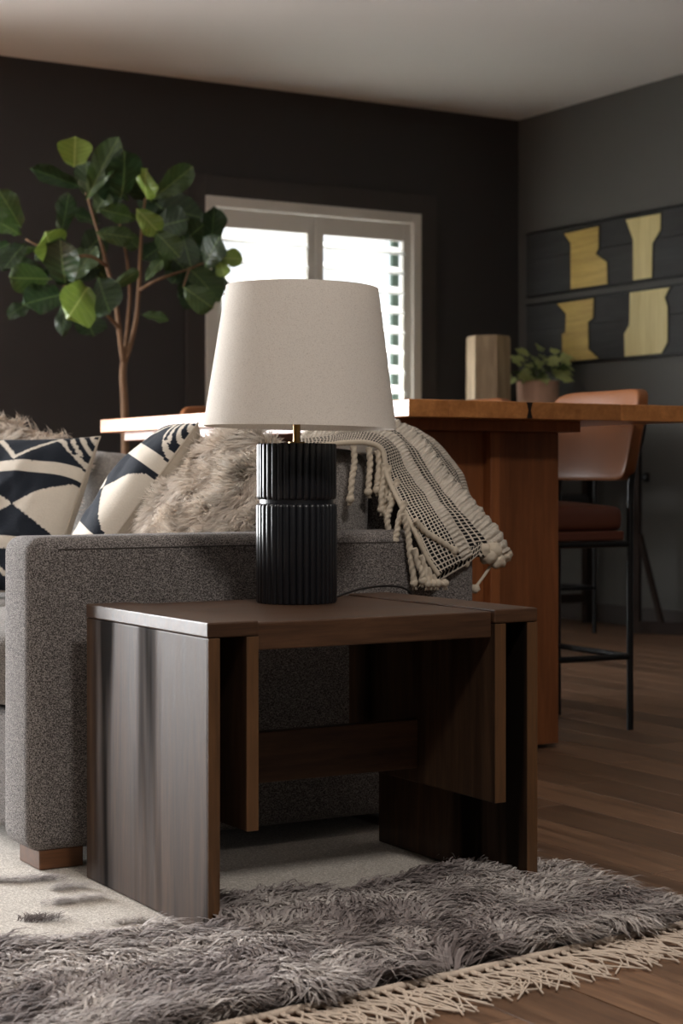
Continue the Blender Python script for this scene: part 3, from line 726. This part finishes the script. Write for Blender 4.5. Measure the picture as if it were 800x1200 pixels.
def shag(name, xs, ys, hmax, parent, off, per=9, ls=1.0):
    """locks of wool lying over in a slowly turning direction"""
    n = len(xs); ang = np.array([noise.noise(Vector((x*3.1, y*4.3, 1.7)))*1.7+noise.noise(Vector((x*11, y*11, 5.1)))*2.2 for x, y in zip(xs, ys)])-.35
    tone = np.clip(np.array([.5+.75*noise.noise(Vector((x*6, y*7, 9.2))) for x, y in zip(xs, ys)])+rng.normal(0, .12, n), 0, 1)
    B, D, Nn, Ln, Wd, Bd, Lf, At = [], [], [], [], [], [], [], []
    L0 = rng.uniform(.05, .095, n)*ls; l0 = rng.uniform(.35, 1.0, n)*hmax; bd = rng.normal(0, .022, n)
    for k in range(per):
        jx, jy = rng.normal(0, .006, n), rng.normal(0, .006, n)
        a = ang+rng.normal(0, .17, n)
        B.append(np.stack([xs+jx, ys+jy, np.full(n, .006)+rng.uniform(0, .008, n)], 1))
        D.append(np.stack([np.cos(a), np.sin(a), rng.uniform(.0, .16, n)], 1))
        Nn.append(np.tile([0, 0, 1.], (n, 1))); Ln.append(L0*rng.uniform(.75, 1.1, n)); Wd.append(rng.uniform(.004, .0085, n)*min(1, ls*1.3))
        Bd.append(bd+rng.normal(0, .006, n)); Lf.append(l0*rng.uniform(.8, 1.15, n)); At.append(np.clip(tone+rng.normal(0, .07, n), 0, 1))
    D = np.concatenate(D); D /= np.linalg.norm(D, axis=1, keepdims=True)
    V, Fs, m = strands(np.concatenate(B), D, np.concatenate(Nn), np.concatenate(Ln), np.concatenate(Wd), np.concatenate(Bd), 4, np.concatenate(Lf))
    V[:, 2] = np.maximum(V[:, 2], .0065)
    return np_mesh(name, (V-np.array(off)).tolist(), Fs, M['shag'], parent, np.repeat(np.concatenate(At), m))
# main shaggy band along the fringe end
xs = rng.uniform(-.2, RX1-.01, 26000); e0 = np.array([rugY0(x) for x in xs]); top = np.where(xs < 1.45, 3.0+.035*np.sin(xs*9), 3.06+.03*np.sin(xs*13))
ys = e0+.02+(top-e0-.02)*rng.random(len(xs))
inside = ((xs > 1.40) & (xs < 1.50) & (ys > 2.895) & (ys < 3.5)) | ((xs > 2.15) & (xs < 2.215) & (ys > 2.895) & (ys < 3.5))
keep = ~inside & ((ys < 2.90) | (xs < 1.36) | (xs > 1.50)); xs, ys = xs[keep], ys[keep]
tag(shag('shag_pile', xs, ys, .032, rg, RO, 5), kind='stuff')
# the strip of pile right of the table's foot
xs = rng.uniform(2.212, RX1-.012, 700); ys = rng.uniform(2.9, 3.5, 700)
tag(shag('shag_pile', xs, ys, .02, rg, RO, 5), kind='stuff')
# broken low rows of grey pile in the flat weave
rows = []
for (u0, u1, v0, v1) in ((-20, 62, 1034, 1031), (55, 132, 1060, 1050), (132, 175, 1082, 1078), (-20, 90, 1112, 1108), (118, 205, 1102, 1090), (30, 70, 1080, 1079), (60, 100, 1042, 1040)):
    a, b_ = onZ(u0, v0, .006), onZ(u1, v1, .006)
    for k in range(int((b_-a).length*900)):
        p = a.lerp(b_, random.random()); rows.append((p.x+random.gauss(0, .012), p.y+random.gauss(0, .006)))
rows = np.array([p for p in rows if not (p[0] > 1.42)])
tag(shag('pile_rows', rows[:, 0], rows[:, 1], .0035, rg, RO, 3, .3), kind='stuff')
# hem cord and fringe: every knotted tassel its own part
hp = [Vector((x, rugY0(x)-.004, .008))-RO for x in np.linspace(-.3, RX1, 60)]
bobj('hem', tube_bm(hp, .007, 8, rf=lambda s, a: 1+.12*math.sin(s*900)), M['fringe'], rg, True)
x = RX1-.012
while x > -.1:
    y = rugY0(x)-.008; bm = bmesh.new()
    for k in range(5):
        a = -PI/2+random.gauss(.18, .30); L = random.uniform(.11, .165); c1 = random.gauss(0, .022); c2 = random.gauss(0, .03)
        d = Vector((math.cos(a), math.sin(a), 0)); sd = Vector((-d.y, d.x, 0)); p0 = Vector((x+random.gauss(0, .003), y, .009))
        kx = Vector((x+random.gauss(0, .002), y-.022, .007))
        P = [p0, kx, kx+d*L*.45+sd*c1+Vector((0, 0, random.uniform(0, .004))), kx+d*L*.9+sd*c2+Vector((0, 0, -.002))]
        tube_bm([q-RO for q in spline(P, 9)], lambda q: .0026-.0008*q, 5, bm)
    kb = bmesh.ops.create_uvsphere(bm, u_segments=8, v_segments=5, radius=.0048)
    for v in kb['verts']: v.co = Vector((v.co.x, v.co.y*1.3, v.co.z*.8))+Vector((x, y-.02, .008))-RO
    bobj('tassel', bm, M['fringe'], rg, True)
    x -= random.uniform(.023, .029)

# ------------------------------------------------------------------ pillows
def frame3(n, up):
    n = n.normalized(); up = (up-n*up.dot(n)).normalized(); x = up.cross(n); return Matrix((x, up, n)).transposed().to_4x4()
def pillow_pt(a, b, T, side):
    e = max(0, (1-abs(a)**2.6))*max(0, (1-abs(b)**2.6))
    z = side*T*e**.48
    pin = .055
    x = a*(1-pin*(1-b*b)*abs(a)**4); y = b*(1-pin*(1-a*a)*abs(b)**4)
    return x, y, z
def pattern(a, b):
    B = abs(b)
    if a > .70 and b > .70 and a+b > 1.52: return 0 if int((a+b)*15) % 2 else 1
    if B < .40:
        ap = ((a-.30+.70) % 1.4)-.70
        return 0 if B*2.0 > abs(ap) else 1
    if B < .55: return 1
    tri = abs(((a*1.0+.35) % .9)-.45)*.75
    return 1 if abs(B-.60-tri*.95) < .035 else 0
def make_pillow(name, loc, n, up, S, T, label, mats, pat=None, N=130, group=None, seed=0):
    r = empty(name, (0, 0, 0), label, 'pillow', group)
    r.matrix_world = Matrix.Translation(loc) @ frame3(n, up)
    def face_mesh(side):
        V, Fc, mi = [], [], []
        for j in range(N+1):
            for i in range(N+1):
                a, b = -1+2*i/N, -1+2*j/N; x, y, z = pillow_pt(a, b, T, side)
                wr = noise.noise(Vector((a*2.1+seed, b*2.1, side*3)))*.02 + noise.noise(Vector((a*5+seed, b*5, side*3)))*.006
                ee = max(0, (1-a*a))*max(0, (1-b*b))
                V.append((x*S/2, y*S/2, z+wr*ee))
        for j in range(N):
            for i in range(N):
                q = (j*(N+1)+i, j*(N+1)+i+1, (j+1)*(N+1)+i+1, (j+1)*(N+1)+i)
                Fc.append(q if side > 0 else q[::-1])
                a, b = -1+(2*i+1)/N, -1+(2*j+1)/N
                if pat and side > 0: mi.append(pat(a+.012*noise.noise(Vector((a*40, b*40, 0))), b+.012*noise.noise(Vector((a*40, b*40, 7)))))
                else: mi.append(0)
        me = bpy.data.meshes.new(name); me.from_pydata(V, [], Fc)
        return me, mi
    me, mi = face_mesh(1); o = link('front_panel', me, mats[:-1], r, True)
    if pat: me.polygons.foreach_set('material_index', mi)
    me2, _ = face_mesh(-1); link('back_panel', me2, mats[-1:], r, True)
    loop = []
    for k in range(160):
        q = k/40; a, b = [(-1+2*(q % 1), -1), (1, -1+2*(q % 1)), (1-2*(q % 1), 1), (-1, 1-2*(q % 1))][int(q)]
        x, y, z = pillow_pt(a, b, T, 1); loop.append(Vector((x*S/2, y*S/2, 0)))
    loop.append(loop[0].copy()); bobj('edge_seam', tube_bm(loop, .0032, 6), mats[-1], r, True)
    return r
GP = 'navy and cream patterned pillows'
zz = Vector((0, 0, 1))
w2_ = ray(170, 558); w2_.z = 0; w2_.normalize(); r2 = Vector((w2_.y, -w2_.x, 0))
p2 = onY(155, 594, 4.42)
make_pillow('patterned_pillow', p2, -.80*r2+.58*zz-.03*w2_, .58*r2+.81*zz, .55, .092, 'navy and cream geometric pillow leaning beside the fluffy pillow', [M['navy'], M['cream'], M['cream2']], pattern, group=GP)
w1_ = ray(20, 558); w1_.z = 0; w1_.normalize(); r1 = Vector((w1_.y, -w1_.x, 0))
p1 = onY(10, 603, 4.95)
make_pillow('patterned_pillow', p1, -.60*r1+.44*zz-.66*w1_, zz, .50, .085, 'navy and cream geometric pillow in front of a shaggy cream pillow', [M['navy'], M['cream'], M['cream2']], pattern, group=GP, seed=4)
def make_fur(name, loc, n, up, S, T, label, count, L, seed=0):
    r = make_pillow(name, loc, n, up, S, T, label, [M['furbase'], M['furbase']], None, 40, 'fluffy oatmeal pillows', seed)
    ab = rng.uniform(-1, 1, (count, 2)); sd = rng.choice([-1., 1.], count, p=[.35, .65])
    B, Nn = [], []
    for (a, b), s_ in zip(ab, sd):
        x, y, z = pillow_pt(a, b, T, s_); e = .02
        x1, y1, z1 = pillow_pt(min(a+e, 1), b, T, s_); x2, y2, z2 = pillow_pt(a, min(b+e, 1), T, s_)
        nv = Vector((x1*S/2-x*S/2, y1*S/2-y*S/2, z1-z)).cross(Vector((x2*S/2-x*S/2, y2*S/2-y*S/2, z2-z)))
        nv = nv*s_ if nv.length > 1e-9 else Vector((a, b, 0)); nv.normalize()
        B.append((x*S/2, y*S/2, z)); Nn.append(nv)
    B = np.array(B); Nn = np.array(Nn)
    loc_n = np.array([[noise.noise(Vector((p[0]*14, p[1]*14, p[2]*14+k*9+seed))) for k in range(3)] for p in B])
    down = np.array([0, -1., 0])
    Vs, Fs, At = [], [], []; tot = 0
    per = 7; tone = np.clip(.55+.5*loc_n[:, 2]+rng.normal(0, .15, count), 0, 1); bd = rng.normal(0, .012, count)
    for k in range(per):
        d = Nn*.35 + down*.55 + loc_n*1.1 + rng.normal(0, .12, (count, 3)); d /= np.linalg.norm(d, axis=1, keepdims=True)
        dn = (d*Nn).sum(1); d = d + Nn*np.clip(.12-dn, 0, 1)[:, None]*1.2; d /= np.linalg.norm(d, axis=1, keepdims=True)
        V, F_, m = strands(B+rng.normal(0, .0035, (count, 3)), d, Nn, L*rng.uniform(.6, 1.1, count), rng.uniform(.0022, .0042, count), bd+rng.normal(0, .004, count), 4, np.full(count, .006))
        Vs.append(V); Fs += (np.array([f for f in F_ if len(f) == 4])+tot).tolist() + (np.array([f for f in F_ if len(f) == 3])+tot).tolist(); tot += len(V)
        At.append(np.repeat(np.clip(tone+rng.normal(0, .08, count), 0, 1), m))
    o = np_mesh('fur', np.concatenate(Vs).tolist(), Fs, M['fur'], r, np.concatenate(At)); tag(o, kind='stuff'); return r
w3_ = ray(270, 558); w3_.z = 0; w3_.normalize(); r3 = Vector((w3_.y, -w3_.x, 0))
p3 = onY(264, 602, 3.95)
make_fur('fluffy_pillow', p3, -.60*r3+.52*zz-.60*w3_, .70*r3+.72*zz, .43, .078, 'fluffy oatmeal pillow right behind the lamp base', 4200, .045)
p4 = onY(6, 580, 5.40)
make_fur('fluffy_pillow', p4, -.5*r1+.35*zz-.75*w1_, .3*r1+.9*zz, .48, .07, 'fluffy oatmeal pillow behind a patterned pillow', 1800, .045, 3)

# ------------------------------------------------------------------ throw blanket over the sofa back
th = empty('throw_blanket', tuple(onY(470, 510, 3.85)), 'black and cream woven throw with rope tassels over the sofa back', 'blanket')
TO = Vector(th.location)
curves = [
 [(352,524,3.82),(385,521,3.752),(402,519,3.75),(428,519,3.745),(446,528,3.74),(452,558,3.72),(466,588,3.66),(484,622,3.575),(498,652,3.555),(512,674,3.55)],
 [(352,516,3.90),(385,512,3.86),(405,509,3.86),(435,507,3.86),(462,522,3.82),(475,549,3.76),(497,581,3.68),(514,606,3.60),(532,638,3.565),(541,658,3.56)],
 [(352,514,3.95),(385,510,3.90),(410,507,3.90),(442,505,3.90),(470,519,3.85),(484,545,3.79),(506,577,3.70),(523,602,3.62),(543,634,3.58),(553,651,3.575)],
 [(352,512,4.02),(388,508,3.96),(415,505,3.96),(450,503,3.95),(478,524,3.88),(492,548,3.81),(511,578,3.72),(533,606,3.63),(558,634,3.60),(572,656,3.59)],
 [(353,510,4.10),(392,506,4.02),(425,502,4.02),(462,498,4.0),(488,514,3.95),(506,532,3.88),(527,562,3.80),(553,590,3.72),(580,620,3.65),(596,650,3.63)],
 [(354,509,4.18),(398,505,4.12),(432,502,4.10),(470,500,4.08),(496,513,4.03),(516,532,3.99),(534,555,3.93),(546,582,3.88),(566,612,3.80),(580,640,3.76)],
 [(356,508,4.24),(402,505,4.2),(438,503,4.18),(476,503,4.14),(502,517,4.10),(524,536,4.06),(540,560,4.0),(550,588,3.95),(562,612,3.9),(574,640,3.86)]]
NL, NSUB = 90, 9
C3 = [spline([onY(*p) for p in c], NL) for c in curves]
bandmat = [0, 1, 0, 1, 0, 1]       # weave, cream, weave, thick cream, weave, cream edge
bump_h = [.004, .012, .001, .022, .003, .012]
curves[3] = [tuple(a*.68+b*.32 for a, b in zip(p, q)) if i > 2 else p for i, (p, q) in enumerate(zip(curves[3], curves[4]))]
C3 = [spline([onY(*p) for p in c], NL) for c in curves]
V, Fc, MI, UVs = [], [], [], []
cols = len(curves)-1; NC = cols*NSUB
grid = []
for j in range(NC+1):
    s = j/NSUB; k = min(int(s), cols-1); f_ = s-k
    row = []
    for i in range(NL+1):
        p = C3[k][i].lerp(C3[k+1][i], f_)
        out = Vector((.25, -.75, .6)); out.normalize()
        w_ = math.sin(PI*f_)*bump_h[k]
        rib = .0055*math.sin(i*1.9+math.sin(j)*1.2)*math.sin(PI*f_) if k == 3 else 0
        p = p + out*(w_+rib+.004*noise.noise(p*22))
        row.append(p-TO)
    grid.append(row)
L_acc = [0]
mid = C3[2]
for i in range(NL): L_acc.append(L_acc[-1]+(mid[i+1]-mid[i]).length)
for j in range(NC+1):
    for i in range(NL+1): V.append(grid[j][i])
wcell = [8, 1, 3, 1.5, 4, 1]
for j in range(NC):
    k = j//NSUB
    for i in range(NL):
        a = j*(NL+1)+i; Fc.append((a, a+1, a+NL+2, a+NL+1)); MI.append(bandmat[k])
        for (jj, ii) in ((j, i), (j, i+1), (j+1, i+1), (j+1, i)):
            f_ = jj/NSUB-k; UVs.append((f_*wcell[k]+.01, L_acc[ii]/.0095))
me = bpy.data.meshes.new('throw_cloth'); me.from_pydata(V, [], Fc); uvl = me.uv_layers.new(name='UVMap')
uvl.data.foreach_set('uv', np.array(UVs, dtype=np.float32).ravel()); me.polygons.foreach_set('material_index', MI)
cl = link('throw_cloth', me, [M['weave'], M['rib']], th, True)
md = cl.modifiers.new('thickness', 'SOLIDIFY'); md.thickness = .006; md.offset = 0
# lower folded layer of weave under the front fold
low = [[(500,690,3.556),(508,672,3.562),(515,655,3.568)], [(522,676,3.566),(528,660,3.572),(534,648,3.575)], [(545,662,3.572),(548,652,3.576),(551,642,3.58)], [(560,650,3.576),(562,642,3.58),(563,634,3.583)]]
Lc = [spline([onY(*p) for p in c], 8) for c in low]; L2 = [spline([Lc[k][i] for k in range(4)], 20) for i in range(9)]
V = [p-TO for row in L2 for p in row]; Fc = []; UVs = []
for i in range(8):
    for j in range(20):
        a = i*21+j; Fc.append((a, a+1, a+22, a+21)); UVs += [(i*.35, j*.62), (i*.35, (j+1)*.62), ((i+1)*.35, (j+1)*.62), ((i+1)*.35, j*.62)]
me = bpy.data.meshes.new('under_fold'); me.from_pydata(V, [], Fc); uvl = me.uv_layers.new(name='UVMap'); uvl.data.foreach_set('uv', np.array(UVs, dtype=np.float32).ravel())
uf = link('under_fold', me, [M['weave']], th, True); md = uf.modifiers.new('thickness', 'SOLIDIFY'); md.thickness = .005; md.offset = 1
# hem roll and knotted rope tassels
hem = [p-TO+Vector((0, -.006, 0)) for p in C3[0]]
bobj('hem', tube_bm(hem, .0065, 8, rf=lambda s, a: 1+.15*math.sin(s*260)), M['rope'], th, True)
k6 = lambda x, y: (380+x/3.478, 490+y/3.478)
ropes = [([(118,112),(122,180),(112,250),(105,330)],3.738),([(180,118),(186,180),(182,240),(178,300)],3.742),([(216,130),(222,190),(216,250),(212,292)],3.74),
 ([(242,185),(240,250),(232,310),(232,372)],3.725),([(262,190),(258,260),(254,330),(250,385)],3.72),([(296,300),(266,370),(256,420),(266,478)],3.685),([(328,340),(305,410),(296,460),(286,500)],3.60),
 ([(322,390),(340,470),(350,560),(366,672)],3.566),([(370,415),(410,462),(470,500),(530,540)],3.562),([(366,530),(380,590),(396,625),(400,662)],3.545),([(392,560),(408,610),(420,670),(422,724)],3.54),
 ([(420,610),(432,660),(440,700),(442,730)],3.538),([(440,640),(452,680),(458,705),(462,730)],3.536),([(462,665),(470,700),(480,715),(490,732)],3.536),([(300,250),(286,285),(274,300),(268,330)],3.70)]
for pts, Y in ropes:
    P = spline([onY(*k6(*p), Y-(.0 if q < 2 else .006))-TO for q, p in enumerate(pts)], 72)
    for p in P: p.z = max(p.z, .592-TO.z)
    ln = sum((b_-a).length for a, b_ in zip(P, P[1:])); tw = ln/.034*2*PI
    bm = tube_bm(P, .0078, 12, rf=lambda s, a: .66+.42*abs(math.cos(a-s*tw)))
    kb = bmesh.ops.create_uvsphere(bm, u_segments=10, v_segments=7, radius=.0105)
    for v in kb['verts']: v.co = v.co*(1+.18*noise.noise(v.co*220))+P[-1]
    for q in range(7):
        d = Vector((random.gauss(0, .004), random.gauss(0, .003), -.016)); tube_bm([P[-1], P[-1]+d*.6, P[-1]+d], .0012, 4, bm)
    bobj('tassel', bm, M['rope'], th, True)
# wool lobe and pompoms at the lower corner
for (u, v, Y, r_) in ((572, 652, 3.60, .022), (582, 657, 3.60, .021), (590, 650, 3.62, .021), (566, 645, 3.60, .019), (578, 646, 3.60, .022), (557, 690, 3.60, .0115), (546, 660, 3.575, .009)):
    bm = bmesh.new(); bmesh.ops.create_icosphere(bm, subdivisions=3, radius=r_)
    c = onY(u, v, Y)-TO
    for q in bm.verts: q.co = q.co*(1+.25*noise.noise(q.co*120+Vector((u, 0, 0)))+.12*noise.noise(q.co*420))+c
    bobj('pompom', bm, M['rope'], th, True)
tube('tassel', [onY(574, 664, 3.61)-TO, onY(566, 676, 3.605)-TO, onY(557, 688, 3.60)-TO], .004, M['rope'], th, 8, 10)
